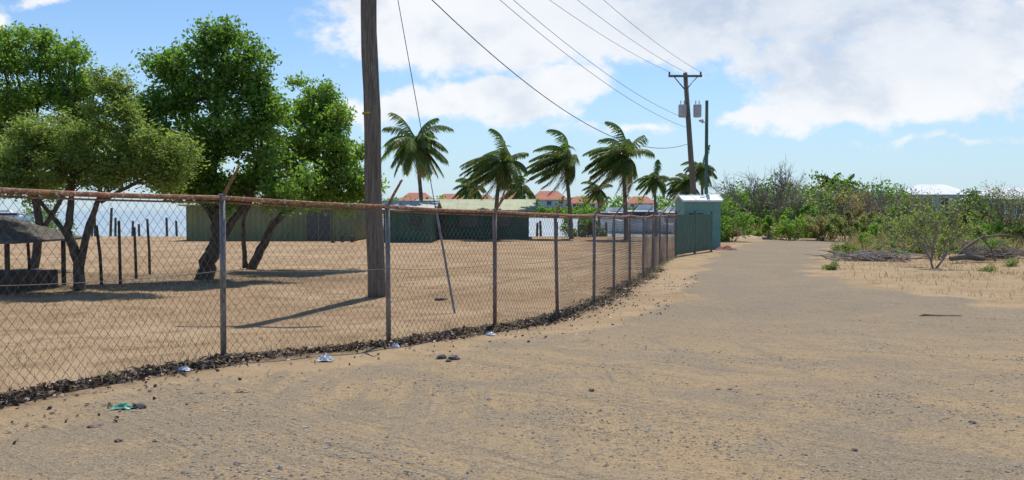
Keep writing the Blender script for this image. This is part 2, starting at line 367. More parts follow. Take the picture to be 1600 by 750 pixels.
mb=MB(); mb.box(-1.2,1.2,-1.2,1.2,0,.42); mb.build('platform',M_bark,G)
# ---------------------------------------------------------------- utility poles and wires
PX,PYY=-3.06,20.0; pz=g(PX,PYY)
U=thing('utility_pole','tall weathered wooden utility pole with yellow band','utility pole',(PX,PYY,pz))
mb=MB(); H=11.3; n=26
pts=[(-.12*k/n*2.0+.015*math.sin(k*.8),0,-.3+(H+.3)*k/n) for k in range(n+1)]
mb.tube(pts,[.205-.045*k/n+.004*math.sin(k*2.1) for k in range(n+1)],16); mb.build('pole_shaft',M_pole,U,smooth=True)
mb=MB(); zb=bz(178,20)-pz; mb.tube([(-.115,0,zb-.02),(-.115,0,zb+.02)],.19,16); mb.build('band',M_yel,U)
mb=MB(); mb.box(-1.4,1.0,-.28,-.17,10.5,10.62); mb.build('crossarm',M_pole,U)
def wirepath(a,b_,sag,n=24):
    a=np.array(a);b_=np.array(b_); return [a+(b_-a)*t-np.array([0,0,sag*4*t*(1-t)]) for t in np.linspace(0,1,n+1)]
def overhead(a,b_,sag,r,label):
    mb=MB(); pts=wirepath(a,b_,sag); mb.tube([p-np.array(a) for p in pts],r,5)
    return tag(mb.build('overhead_wire',M_cable,loc=a),label,'wire',group='overhead power lines')
mb=MB(); gx,gy=bx(711,16.4),16.4; top=np.array([PX-.2,PYY,pz+10.7]); bot=np.array([gx,gy,g(gx,gy)-.05])
mb.tube([p-bot for p in wirepath(bot,top,.05,12)],.008,5)
d_=(top-bot)/np.linalg.norm(top-bot)
W=tag(mb.build('guy_wire',M_cable,loc=bot),'steel guy wire anchoring the wooden pole in dry grass','wire')
mb=MB(); mb.tube([d_*.0,d_*2.2],.022,8); mb.build('sleeve',M_galv,W)
D2=52; x2=bx(1089,D2); z2=g(x2,D2)
U2=thing('utility_pole','leaning wooden utility pole with crossarm and transformers','utility pole',(x2,D2,z2))
tx=bx(1069,D2)-x2; tz=bz(115,D2)-z2
mb=MB(); mb.tube([(-tx*.12,0,-.3),(tx*.5,0,tz*.5),(tx,0,tz)],[.19,.16,.13],10); mb.build('pole_shaft',M_pole2,U2,smooth=True)
mb=MB(); mb.box(tx-1.0,tx+.95,-.24,-.12,tz-.28,tz-.16); mb.box(tx-1.0,tx-.9,-.2,-.16,tz-.16,tz+.02); mb.box(tx+.82,tx+.92,-.2,-.16,tz-.16,tz+.02)
mb.add([(tx-.7,-.18,tz-.28),(tx-.62,-.18,tz-.28),(tx+.0,-.18,tz-1.0),(tx-.06,-.18,tz-1.05),(tx+.7,-.18,tz-.28),(tx+.62,-.18,tz-.28),(tx+.06,-.18,tz-1.05),(tx,-.18,tz-1.0)],[(0,1,2,3),(4,5,6,7)])
mb.build('crossarm',M_pole2,U2)
M_tr=mat('grey_transformer_paint',(.50,.50,.50),(.42,.42,.42),rough=.5)
for xo in (-.45,.42):
    mb=MB(); zc=bz(173,D2)-z2; xx=tx*.75+xo+.1
    mb.tube([(xx,-.1,zc-.42),(xx,-.1,zc-.36),(xx,-.1,zc+.3),(xx,-.1,zc+.36)],[.2,.235,.235,.17],14)
    for q in (-.1,.1): mb.tube([(xx+q,-.1,zc+.34),(xx+q,-.1,zc+.55)],[.035,.025],6)
    mb.box(xx-.03,xx+.03,-.36,-.33,zc-.3,zc+.2)
    mb.build('transformer',M_tr,U2)
D3=50; x3=bx(1103,D3); z3=g(x3,D3); U3=thing('street_lamp','green metal lamp pole beside the guard hut','street lamp',(x3,D3,z3))
hz=bz(158,D3)-z3
mb=MB(); mb.tube([(0,0,-.2),(0,0,hz*.5),(0,0,hz)],[.11,.10,.09],10); mb.build('pole_shaft',M_green,U3,smooth=True)
mb=MB(); zc=bz(193,D3)-z3; mb.tube([(0,-.05,zc),(-.28,-.1,zc+.08)],.03,6); mb.tube([(-.22,-.1,zc+.0),(-.3,-.12,zc+.14),(-.46,-.14,zc+.12)],[.07,.11,.05],8); mb.build('lamp_head',M_tr,U3)
ct=(x2+tx,D2); zt=z2+tz
for xo in (-.95,0.,.87):
    overhead((PX-.2+xo*1.2,PYY-.2,pz+10.65),(ct[0]+xo,D2-.18,zt+(.02 if xo else .0)),.55,.009,'thin overhead power line between two utility poles')
overhead((PX-.15,PYY-.15,pz+9.55),(ct[0]+.02,D2-.16,bz(186,D2)),.75,.009,'thin overhead power line between two utility poles')
overhead((PX-.15,PYY-.15,pz+9.25),(ct[0]+.04,D2-.16,bz(200,D2)),.75,.009,'thin overhead power line between two utility poles')
overhead((PX-.12,PYY-.2,pz+8.0),(ct[0]+.1,D2-.16,bz(226,D2)),1.75,.014,'thick sagging service cable between two utility poles')
# ---------------------------------------------------------------- trees
def make_tree(name,label,bpx,d,trunk_px,blobs,lm,leaf=.11,cl_r=.42,dens=1.,per=260,group=None,asp=.5,up=0,cat='tree',bark=None,flowers=0,thick=1.,lo=.3,grow=1.06):
    bxw=bx(bpx,d); z0=g(bxw,d); T=thing(name,label,cat,(bxw,d,z0),group); k=d/FO
    def loc(px,py,y=0): return np.array([bx(px,d)-bxw,y,bz(py,d)-z0])
    tm=MB(); ends=[]
    for path,r0,r1 in trunk_px:
        P=[loc(*p) for p in path]; P[0]=P[0]-np.array([0,0,.15])
        Q=[]
        for i in range(len(P)-1):
            for j in range(4):
                u=j/4; Q.append(P[i]*(1-u)+P[i+1]*u+rng.normal(size=3)*r0*.12*(1 if i+j else 0))
        Q.append(P[-1]); tm.tube(Q,[r0*(1.35 if i==0 else 1)+(r1-r0)*i/len(Q) for i in range(len(Q))],9)
        ends.append(Q[-1])
    leaves=[]; fl=[]
    for (px,py,rx,ry) in blobs:
        c=loc(px,py,rng.uniform(-.25,.25)*rx*k); R=np.array([rx*k,rx*k*.95,ry*k])*grow
        e=min(ends,key=lambda q:np.linalg.norm(q-c))
        mid=(e+c)/2+rng.normal(size=3)*.15; limb=[e,e*.6+mid*.4,mid,mid*.4+c*.6,c]; tm.tube(limb,[.06*thick,.05*thick,.042*thick,.035*thick,.02*thick],6)
        n=max(6,int(dens*(R[0]*R[1]*R[2])**(2/3)/(cl_r**2)*3.0))
        for i in range(n):
            v=rng.normal(size=3); v/=np.linalg.norm(v); q=c+v*R*rng.uniform(lo,1.0)
            m_=limb[int(rng.integers(1,5))]; h=(m_+q)/2+rng.normal(size=3)*.08
            tm.tube([m_,h,q],[.02*thick,.014*thick,.006],4,cap=False)
            cr=cl_r*rng.uniform(.5,1.3); N=int(per*(cr/cl_r)**2)
            w=rng.normal(size=(N,3)); w/=np.linalg.norm(w,axis=1,keepdims=True); w*=(rng.uniform(0,1,N)**.6)[:,None]*cr*rng.uniform(.75,1.45,(N,1))
            w[:,2]*=.75; leaves.append(q+w)
            if flowers and rng.random()<flowers: fl.append(q+np.array([0,0,cr*.55])+rng.normal(size=(14,3))*.1)
    tm.build('trunk',bark or M_bark,T,smooth=True)
    mb=MB(); mb.quads(leafq(np.concatenate(leaves),leaf,asp,up))
    mats=[lm]
    if fl: mb.quads(leafq(np.concatenate(fl),.06,.9),1); mats.append(M_flower)
    mb.build('crown',mats,T); return T
make_tree('leafy_tree','bright green leafy tree behind the spreading acacia',50,31,
  [([(50,430),(62,360),(55,290),(50,230)],.16,.09),([(62,360),(110,290),(135,220)],.09,.05)],
  [(30,85,60,36),(88,95,55,28),(20,150,70,45),(85,155,62,42),(130,190,50,40),(30,225,65,42),(100,235,60,38),(-60,130,90,70),(65,62,36,14),(0,60,50,20),(125,80,26,14),(60,290,60,22),(150,140,36,24)],L_bright,leaf=.15,cl_r=.46,dens=1.0,per=200)
make_tree('acacia_tree','spreading feathery acacia with yellow flowers and dark trunk',125,21.6,
  [([(125,458),(122,410),(106,360),(112,310)],.15,.07),([(122,405),(140,350),(158,305)],.10,.05),([(106,360),(60,310),(30,290)],.06,.03),([(158,305),(215,285),(250,268)],.05,.03)],
  [(40,240,72,28),(120,215,75,30),(70,205,55,22),(5,258,60,30),(100,255,70,24),(170,250,65,32),(205,255,44,26),(250,238,58,36),(278,262,44,26),(160,278,60,20),(240,282,55,16),(165,135,48,30),(188,165,44,36),(60,283,70,16),(215,215,42,26)],L_acacia,leaf=.10,cl_r=.34,dens=1.05,per=300,asp=.4,flowers=.05,up=.5,lo=.2)
make_tree('leafy_tree','large round leafy tree with dark forking trunk',318,25.8,
  [([(316,440),(326,408),(340,375),(338,335),(330,290)],.27,.12),([(340,375),(372,335),(400,290)],.13,.07),([(338,340),(300,290),(285,250)],.09,.05),([(330,290),(345,220),(345,150)],.1,.05)],
  [(335,95,60,42),(352,58,34,18),(262,110,44,32),(392,90,36,32),(395,150,50,42),(300,160,68,45),(248,175,36,40),(350,215,72,48),(412,222,46,48),(285,235,58,44),(330,278,58,36),(385,290,55,32),(440,285,44,34),(290,290,40,24),(350,308,50,18),(425,170,26,26)],L_mid,leaf=.14,cl_r=.42,dens=.95,per=240,thick=1.2)
make_tree('leafy_tree','leafy tree with trunk leaning over the dry field',390,30.5,
  [([(388,424),(405,390),(428,350),(452,322),(480,280)],.17,.10),([(383,412),(381,370),(380,340),(400,300)],.085,.05),([(452,322),(505,290),(530,250)],.08,.05)],
  [(490,148,46,28),(526,188,46,40),(470,195,45,45),(505,240,62,42),(550,240,38,44),(455,260,55,42),(535,290,50,34),(480,302,60,28),(562,285,34,32),(440,215,30,34),(545,312,42,16)],L_bright,leaf=.15,cl_r=.46,dens=1.0,per=220)
# palms
def palm_crown(R,nf,wind,seed,droop=1.):
    r=np.random.default_rng(seed); mb=MB()
    for i in range(nf):
        az=2*math.pi*(i*.382+r.uniform(-.06,.06)); el=math.radians(66-118*(i/nf)+r.uniform(-12,12)); L=R*r.uniform(.85,1.28)
        d=np.array([math.cos(az)*math.cos(el),math.sin(az)*math.cos(el),math.sin(el)]); p=np.array([0,0,0.]); n=16; st=L/n; pts=[p.copy()]; ds=[d]
        for k in range(n):
            d=d+np.array([wind*.11,0,-.10*droop*(1-.35*(el<0))]); d/=np.linalg.norm(d); p=p+d*st; pts.append(p.copy()); ds.append(d)
        dry=1 if i>nf*.88 else 0
        mb.tube(pts,[.035-.03*k/n for k in range(n+1)],3,dry,cap=False)
        for k in range(2,n+1):
            for h in (0,.33,.66):
                if k==n and h>0: break
                q=pts[k]*(1-h)+pts[min(k+1,n)]*h; t_=(k+h)/n; dd=ds[k]
                side=np.cross(dd,[0,0,1.]); side/=np.linalg.norm(side)+1e-6
                ll=R*.33*math.sin(math.pi*min(1,.12+t_*.80))**.6*r.uniform(.75,1.15)
                for sg in (-1,1):
                    v=side*sg*.65+dd*.5+np.array([wind*.5,0,-.5-.35*r.random()]); v/=np.linalg.norm(v)
                    w=dd*.036; e=q+v*ll+np.array([0,0,-.05]); m_=q+v*ll*.5+np.array([0,0,.03])
                    mb.add([q-w,q+w,m_+w,e,m_-w],[(0,1,2,3,4)],dry)
    for k in range(7):
        a=k*.9; c=np.array([.17*math.cos(a),.17*math.sin(a),-.18]); mb.tube([c-[0,0,.1],c-[0,0,.06],c+[0,0,.06],c+[0,0,.1]],[.04,.1,.1,.04],6,1)
    return mb
def palm(px,py,d,R,nf,wind,seed,label,basedx=0,group='coconut palms along the shore',droop=1.):
    x=bx(px,d)+basedx; z0=g(x,d); T=thing('palm_tree',label,'palm tree',(x,d,z0),group)
    top=np.array([-basedx,0,bz(py,d)-z0]); mb=MB(); n=14
    P=[np.array([-basedx*(k/n)**1.6,0,-.3+(top[2]+.3)*k/n]) for k in range(n+1)]
    mb.tube(P,[.17-.07*k/n+(.08 if k==0 else 0)+.01*(k%2) for k in range(n+1)],8); mb.build('trunk',M_bark2,T,smooth=True)
    palm_crown(R,nf,wind,seed,droop).build('crown',[L_palm,L_palmdry],T,tuple(top)); return T
palm(650,222,62,2.6,38,.1,1,'tall coconut palm with full crown behind the shed',.5)
palm(782,256,62,2.45,36,-.9,2,'windblown coconut palm beside the green building roof',-.4)
palm(882,248,64,2.6,34,-1.1,3,'windblown coconut palm with swept fronds near the water',.5)
palm(972,244,62,2.6,38,-.8,4,'coconut palm with swept crown at the water edge',.3)
palm(1022,280,80,1.7,26,-.3,5,'small coconut palm near moored boats',.2)
palm(1070,286,78,1.8,26,-.5,6,'small coconut palm behind the utility pole',-.2)
palm(1096,262,84,1.9,24,-.2,7,'small coconut palm behind the guard hut',.1)
palm(815,292,72,1.6,22,-.4,8,'low coconut palm beside the green building',.1)
palm(735,292,74,1.6,22,-.4,9,'low coconut palm behind the green building',.1)
palm(935,296,80,1.5,20,-.4,10,'low coconut palm near the water',.1)
for i,(px,py,d,R) in enumerate([(1298,282,88,1.3),(1322,288,88,1.2)]):
    palm(px,py,d,R,22,-.2,20+i,'distant palm rising above the scrub',.1,group='palms above the scrub')
# bushes
def bush(px,d,w,h,lm,n=2600,leaf=.1,name='bush',label='green bush in dry scrub beside road',clr=.33,group='bushes along the road',base=0,stems=8,airy=.0):
    x=bx(px,d); z0=g(x,d); mb=MB(); k=max(7,int(w*h*2.6)); C=[]; per=n//k; hh=max(.1,h-clr*.7)
    for i in range(k):
        a=rng.uniform(0,2*math.pi); rr=math.sqrt(rng.random())*w/2; q=np.array([rr*math.cos(a),rr*math.sin(a)*.8,0])
        q[2]=hh*(base+(1-base)*rng.uniform(.1,.92)*math.sqrt(max(.1,1-(rr/(w/2))**2*.8)))
        v=rng.normal(size=(per,3)); v/=np.linalg.norm(v,axis=1,keepdims=True); v*=(rng.random(per)**(.4+airy))[:,None]*clr*rng.uniform(.7,1.5)*max(1,h/2.6)
        C.append(q+v)
        if i%2==0 or i<stems: mb.tube([(q[0]*.2,q[1]*.2,-.1),(q[0]*.6,q[1]*.6,q[2]*.5),q],[.03,.02,.008],4,1,cap=False)
    C=np.concatenate(C); C=C[C[:,2]>.02]; mb.quads(leafq(C,leaf,.6,.1))
    return tag(mb.build(name,[lm,M_bark2],loc=(x,d,z0)),label,'bush',group)
def bare_tree(px,d,h,label,seed,n0=4,lm=None,name='bare_tree',group='bare trees in the scrub',mat_=None,nl=500):
    x=bx(px,d); z0=g(x,d); r=np.random.default_rng(seed); mb=MB(); T=thing(name,label,'tree',(x,d,z0),group); tips=[]
    def br(p,dr,L,rad,dep):
        q=p+dr*L*.5+r.normal(size=3)*L*.05; e=p+dr*L+r.normal(size=3)*L*.08; mb.tube([p,q,e],[rad,rad*.8,rad*.62],5 if dep<2 else 3,cap=False)
        if dep>=5: tips.append(e); return
        for k in range(3 if dep<4 else 2):
            v=dr+r.normal(size=3)*.42+np.array([0,0,.1]); v/=np.linalg.norm(v); br(q if k==0 else e,v,L*r.uniform(.62,.85),rad*.66,dep+1)
    for k in range(n0):
        a=2*math.pi*k/n0+r.uniform(-.3,.3); v=np.array([math.cos(a)*.45,math.sin(a)*.45,1]); v/=np.linalg.norm(v); br(np.array([0,0,-.1]),v,h*.25,h*.012,0 if n0<5 else 1)
    mb.build('trunk',mat_ or M_bark2,T)
    if lm and tips:
        tp=np.array(tips); C=tp[r.integers(0,len(tp),nl)]+r.normal(size=(nl,3))*.12; m2=MB(); m2.quads(leafq(C,.10,.6)); m2.build('crown',lm,T)
    return T
M_bare=mat('pale_bare_twigs',(.27,.23,.21),(.19,.16,.145),rough=.9)
bare_tree(1188,70,7.8,'grey bare tree rising above scrub',1,3,mat_=M_bare)
bare_tree(1218,71,7.0,'grey bare tree rising above scrub',2,3,mat_=M_bare)
bare_tree(1385,70,5.9,'brown bare tree in scrub',3,3,mat_=M_bare)
bare_tree(1350,69,5.4,'brown bare tree in scrub',4,3,mat_=M_bare)
bare_tree(1585,48,4.6,'sparse pale tree with few leaves in dry scrub',5,3,lm=L_scrub,mat_=M_bare,nl=2400)
bare_tree(1425,62,4.8,'sparse pale tree with few leaves in dry scrub',11,3,lm=L_scrub,mat_=M_bare,nl=1800)
bare_tree(1460,31,3.3,'slim sapling standing in the dry verge',6,3,lm=L_scrub,name='sapling',mat_=M_bare,nl=1500)
bare_tree(1420,38,2.6,'slim sapling standing in the dry verge',8,2,lm=L_scrub,name='sapling',mat_=M_bare,nl=900)
bare_tree(1512,36,1.3,'dry leafless shrub on the sandy verge',9,4,name='dry_shrub',mat_=M_bare)
LAB={'bright_leaf':'bright green bush in dense scrub','mid_leaf':'green bush in dense scrub','dark_scrub_leaf':'tall dark green bush in dense scrub','dry_scrub_leaf':'tall dry brown bush in scrub','scrub_leaf':'olive scrub bush among dense growth'}
tops=[285,276,284,280,286,274,272,278,284,280,298,316,320,318,316,322,324,324,322,322,320,318]
for i,px in enumerate(range(1128,1760,30)):
    d=72+8*rng.random(); h=bz(tops[i]+rng.uniform(0,6),d)+.4; lm=[L_dark,L_mid,L_dark,L_mid,L_dark,L_scrub,L_dark,L_dryb][i%8]
    bush(px,d,3.6+rng.random()*1.4,h,lm,n=3000,leaf=.24,label=LAB[lm.name],clr=.36)
for i,px in enumerate(range(1140,1410,34)):
    d=84+6*rng.random(); h=bz(272+rng.uniform(-8,12),d)+.4; lm=[L_dark,L_mid][i%2]
    bush(px,d,4.5,h,lm,n=2600,leaf=.30,label=LAB[lm.name],clr=.45)
for px,d,tp in((1514,100,290),(1530,104,292),(1408,112,284)):
    bush(px,d,3.4,bz(tp,d)+.4,L_dark,n=2600,leaf=.3,label='dark green tree crown between white roofed houses',clr=.4)
for i,(px,d,w,h,lm) in enumerate([(1150,66,2.6,2.2,L_scrub),(1236,61,3.2,3.0,L_bright),(1205,63,2.2,2.0,L_bright),(1178,67,2.4,2.4,L_bright),(1200,68,2.5,2.8,L_dark),(1285,60,2.6,2.2,L_dryb),(1262,66,2.2,2.8,L_mid),(1320,58,3.0,2.4,L_scrub),(1362,56,3.2,2.2,L_scrub),(1400,50,3.4,2.3,L_bright),(1445,48,3.0,2.0,L_scrub),(1490,50,3.0,1.8,L_scrub),(1530,46,2.8,1.7,L_scrub),(1575,48,3.4,1.8,L_mid),(1620,46,3.0,1.9,L_scrub),(1660,44,3.0,2.2,L_scrub),(1385,60,3,2.5,L_mid),(1510,58,3,1.8,L_mid),(1545,60,3,1.8,L_dark),(1475,60,3,1.8,L_mid),(1340,64,3,2.8,L_dryb),(1425,58,3,2.2,L_mid)]):
    bush(px,d,w,h,lm,n=3000,leaf=.15,label={'bright_leaf':'bright green leafy bush at road end','mid_leaf':'green bush in dense scrub','dark_scrub_leaf':'dark green bush in dense scrub','dry_scrub_leaf':'dry straw coloured bush beside road','scrub_leaf':'olive scrub bush beside the sandy verge'}[lm.name],clr=.32,airy=.2)
for i in range(34):
    px=rng.uniform(1310,1660); d=rng.uniform(37,48); w=rng.uniform(.9,2.0)
    lm=[L_scrub,L_dryb,L_mid,L_scrub,L_straw][i%5]
    bush(px,d,w,rng.uniform(.4,1.2),lm,n=900,leaf=.085,label='low dry shrub on the sandy verge',clr=.22,airy=.25,name='low_shrub',group='low shrubs on the verge')
for px,d in((1302,30),(1545,29),(1580,33)):
    bush(px,d,.5,.3,L_scrub,n=700,leaf=.06,label='low green weed clump on sandy verge',clr=.16,name='weed_clump',group='weeds on the verge',stems=14)
for px,d,w,h,lm in((905,69,2.4,2.4,L_mid),(928,70,1.8,2.0,L_dark),(1125,60,2.6,3.8,L_dark),(1142,58,2.4,3.2,L_mid),(75,62,4,3.0,L_mid),(578,66,2,2.6,L_dark)):
    bush(px,d,w,h,lm,n=2200,leaf=.17,label='leafy green shrub at the water edge',group='shrubs at the water edge')
C=[]
for i in range(420):
    x=rng.uniform(-112,110); y=rng.uniform(322,334); h=rng.uniform(1.,3.)+(4.5 if rng.random()<.18 else 0); v=rng.normal(size=(40,3)); v/=np.linalg.norm(v,axis=1,keepdims=True); C.append(np.array([x,y,h*.5])+v*np.array([2.0,2.,h*.5]))
for i in range(700):
    x=rng.uniform(-112,330); y=rng.uniform(362,376) if x<110 else rng.uniform(150,340)
    if x>110 and x<.3*y+35: continue
    h=rng.uniform(3,8) if x<110 else rng.uniform(2,5); v=rng.normal(size=(40,3)); v/=np.linalg.norm(v,axis=1,keepdims=True); C.append(np.array([x,y,h*.5])+v*np.array([3,2.,h*.5]))
mb=MB(); mb.quads(leafq(np.concatenate(C),1.1,.8)); tag(mb.build('distant_trees',L_mid),'low green woods along the distant shore','woods',kind='stuff')
def townhouse(x,y,w,z):
    T=gable('town_house','white two storey townhouse with red tile roof','house',x-w/2,x+w/2,y,y+9,6.0,8.9,M_white,M_red,over=.6,hip=3.2,ribs=0,group='red roofed townhouses on the far shore',z=z,
      openings=[('window',-w*.33,1.6,3.7,5.2),('window',0,1.6,3.7,5.2),('window',w*.33,1.6,3.7,5.2),('door',-w*.33,1.6,.1,2.3),('door',w*.1,1.6,.1,2.3)])
    mb=MB(); mb.box(-w/2,w/2,-1.3,-.05,2.85,3.0)
    for k in range(9): mb.box(-w/2+w*k/8-.06*(k>0),-w/2+w*k/8+.06*(k<8),-1.3,-1.2,0 if k%2==0 else 3.0,3.95 if k%2==0 else 3.85)
    mb.box(-w/2,w/2,-1.32,-1.22,3.86,3.96); mb.build('balcony',M_white,T); return T
base=townhouse(bx(650,348),348,13,-.45)
for px,d,rz,s in((705,346,.02,.95),(752,343,0,.9),(800,350,-.03,.95),(858,337,0,1.05),(912,352,.03,.85),(1002,356,0,.85)):
    copy_thing(base,(bx(px,d),d,-.45),rz,s)
for px0,px1,d,tp in((1428,1522,125,288),(1535,1655,118,294)):
    x0,x1=bx(px0,d),bx(px1,d); z0=g((x0+x1)/2,d); rh=bz(tp,d)-z0; w=x1-x0
    gable('bungalow','pale teal bungalow with white hipped roof behind scrub','house',x0+.5,x1-.5,d,d+8,rh-1.35,rh,M_paleteal,M_roofwh,over=.5,hip=1.9,ribs=0,openings=[('window',-w*.28,1.2,1.6,rh-1.9),('window',0,1.2,1.6,rh-1.9),('window',w*.28,1.2,1.6,rh-1.9)],group='bungalows with white roofs')
# boats
def boat(x,y,L,rz,label,group='white motor boats moored in the bay',zs=1.):
    T=thing('motor_boat',label,'boat',(x,y,-1.1),group,rz); T.scale=(1,1,zs)
    mb=MB(); B=L*.15; n=12; V=[];F=[]
    for i in range(n+1):
        t_=i/n; hb=B*(1-max(0,(t_-.45)/.55)**2.2)*(.92+.08*min(1,t_*4)); sh=L*.085+L*.05*t_**2
        xx=-L/2+L*t_
        V+=[(xx-(L*.05 if i==n else 0),0,-L*.03),(xx,-hb*.75,.02*L),(xx,-hb,sh),(xx,hb,sh),(xx,hb*.75,.02*L)]
    for i in range(n):
        a=i*5;b_=a+5
        for j in range(5): F.append((a+j,b_+j,b_+(j+1)%5,a+(j+1)%5))
    F.append((0,1,2,3,4)); mb.add(V,F); mb.build('hull',M_white,T,smooth=False)
    def loft(x0,x1,w,z0,z1,rk,m,nm):
        q=MB(); v=[(x0,-w,z0),(x1,-w*.8,z0),(x1,w*.8,z0),(x0,w,z0),(x0+rk*.2,-w*.85,z1),(x1-rk,-w*.62,z1),(x1-rk,w*.62,z1),(x0+rk*.2,w*.85,z1)]
        q.add(v,[(0,3,2,1),(4,5,6,7),(0,1,5,4),(1,2,6,5),(2,3,7,6),(3,0,4,7)]); return q.build(nm,m,T)
    z=L*.09
    loft(-L*.32,L*.26,B*.82,z,z+L*.05,L*.03,M_white,'cabin'); loft(-L*.30,L*.21,B*.77,z+L*.05,z+L*.10,L*.06,M_glass,'window')
    loft(-L*.34,L*.16,B*.86,z+L*.10,z+L*.115,0.02,M_white,'cabin_roof'); loft(-L*.22,L*.06,B*.55,z+L*.115,z+L*.16,L*.04,M_white,'flybridge')
    q=MB(); tp=[]
    for k in range(6): 
        t_=.55+.08*k; hb=B*(1-max(0,(t_-.45)/.55)**2.2); q.tube([(-L/2+L*t_,-hb,z+.1),(-L/2+L*t_,-hb,z+L*.1)],.03,4); tp.append((-L/2+L*t_,-hb,z+L*.1))
    q.tube(tp,.03,4); q.build('rail',M_galv,T); return T
boat(bx(1000,105),105,8.5,math.pi-.5,'white motor yacht with dark windows moored in bay',zs=1.6)
boat(bx(1045,110),110,8.0,math.pi+.6,'white motor boat with flybridge moored in bay',zs=1.6)
boat(bx(968,125),125,9,.6,'white cabin cruiser moored in bay',zs=1.4)
boat(bx(15,210),210,11,.1,'white cabin cruiser moored far across bay')
boat(bx(60,300),300,12,math.pi,'white cabin cruiser moored far across bay')
# pilings
def piling(px,d,toppy,r,lab,grp,m=M_bark,name='piling'):
    x=bx(px,d); z0=max(g(x,d),-2.4); mb=MB(); h=bz(toppy,d)-z0
    a=rng.normal(size=2)*.03; mb.tube([(0,0,-.3),(a[0]*h*.5,0,h*.5),(a[0]*h,a[1]*h,h)],[r,r*.95,r*.85],8); tag(mb.build(name,m,loc=(x,d,z0)),lab,'post',grp)
for px,tp,d in((143,335,82),(150,330,84),(172,325,78),(180,340,85),(205,345,86),(218,350,85),(232,342,80),(262,340,83),(276,345,84),(838,348,84),(846,345,82),(870,347,88),(888,350,86),(905,346,84),(920,350,90),(932,344,84),(948,348,86),(958,346,90)):
    piling(px,d,tp,.13,'dark wooden mooring piling standing in the water','pilings in the water')
for px,tp,d in((158,352,23.5),(187,345,24.0),(212,355,26),(233,352,28),(45,375,23)):
    piling(px,d,tp,.045,'dark thin wooden post standing in the field','wooden posts in the field',name='wooden_post')
for px,d in((520,56),(535,57),(550,57)):
    piling(px,d,368,.12,'short dark timber stub beside the shed','timber stubs beside the shed',name='timber_stub')
# ---------------------------------------------------------------- gravel, grass, litter
def stones(n,xy,sizes):
    base=np.array([(1,0,0),(0,1,0),(-1,0,0),(0,-1,0),(0,0,1),(0,0,-1)],float); f=np.array([(0,1,4),(1,2,4),(2,3,4),(3,0,4),(1,0,5),(2,1,5),(3,2,5),(0,3,5)])
    V=base[None]*rng.uniform(.6,1.25,(n,6,1))*sizes[:,None,None]; V[:,:,2]*=.5
    a=rng.uniform(0,6.28,n); c,s=np.cos(a)[:,None],np.sin(a)[:,None]; x=V[:,:,0]*c-V[:,:,1]*s; y=V[:,:,0]*s+V[:,:,1]*c
    V[:,:,0]=x+xy[:,0:1]; V[:,:,1]=y+xy[:,1:2]; V[:,:,2]+=gz(xy[:,0],xy[:,1])[:,None]+.006+sizes[:,None]*.12
    F=(f[None]+(np.arange(n)*6)[:,None,None]).reshape(-1,3); return V.reshape(-1,3),F
n=60000; yy=4.6*np.exp(rng.random(n)*1.6); xx=rng.uniform(-.62,.62,n)*yy*1.05; k=(road(xx,yy)>.25)|(rng.random(n)<.12)&(xx>FX(yy)+.1); xx,yy=xx[k],yy[k]
cl=np.sin(xx*2.1+yy*.9)+np.sin(yy*2.3-xx*1.1)+.8*np.sin(xx*5+yy*3)+1.2*np.sin(3.2*np.hypot(xx-17,yy-27)); k=rng.random(len(xx))<(.32+.26*cl); xx,yy=xx[k],yy[k]
sz=.004+.014*rng.random(len(xx))**4+.012*(rng.random(len(xx))<.012)
V,F=stones(len(xx),np.stack([xx,yy],1),sz); mb=MB(); mb.add(V,F); tag(mb.build('gravel',M_stone),'loose grey and tan gravel on the dirt road','gravel',kind='stuff')
def blades(n,x,y,h,w):
    z=gz(x,y); a=rng.uniform(0,6.28,n); l=rng.normal(size=(n,2))*(h*.45)[:,None]; dx=np.cos(a)*w; dy=np.sin(a)*w
    B0=np.stack([x-dx,y-dy,z-.01],1);B1=np.stack([x+dx,y+dy,z-.01],1);T0=np.stack([x+l[:,0]+dx*.2,y+l[:,1]+dy*.2,z+h],1);T1=np.stack([x+l[:,0]-dx*.2,y+l[:,1]-dy*.2,z+h],1)
    return np.stack([B0,B1,T0,T1],1)
n=40000; y=7+rng.random(n)**1.3*24; x=FX(y)-.05-rng.random(n)**.8*(y*.75+2); cl=np.sin(x*1.7)*np.sin(y*1.3+x)+np.sin(x*.6-y*.8); k=rng.random(n)<.6+.3*cl; x,y=x[k],y[k]; n=len(x)
mb=MB(); mb.quads(blades(n,x,y,rng.uniform(.015,.055,n),rng.uniform(.003,.007,n)*(.6+y/25)))
n=12000; y=15+rng.random(n)*30; x=np.interp(y,RY,RX)+rng.random(n)**.8*12+.3; cl=np.sin(x*1.3)*np.sin(y*1.1+x); k=(rng.random(n)<.45+.5*cl); x,y=x[k],y[k]; n=len(x)
mb.quads(blades(n,x,y,rng.uniform(.03,.14,n),rng.uniform(.004,.010,n)*(.6+y/25)))
n=30000; y=40+rng.random(n)*26; x=np.interp(y,RY,RX)+.5+rng.random(n)**.9*26; cl=np.sin(x*.9)*np.sin(y*.7+x); k=(rng.random(n)<.5+.5*cl); x,y=x[k],y[k]; n=len(x)
mb.quads(blades(n,x,y,rng.uniform(.2,.9,n),rng.uniform(.012,.022,n)))
n=5000; x=rng.uniform(14.5,24,n); y=rng.uniform(65,70,n); mb.quads(blades(n,x,y,rng.uniform(.3,1.2,n),rng.uniform(.012,.022,n)))
n=1500; y=rng.uniform(8,40,n); x=FX(y)+rng.normal(size=n)*.15+.1; mb.quads(blades(n,x,y,rng.uniform(.05,.2,n),rng.uniform(.003,.007,n)))
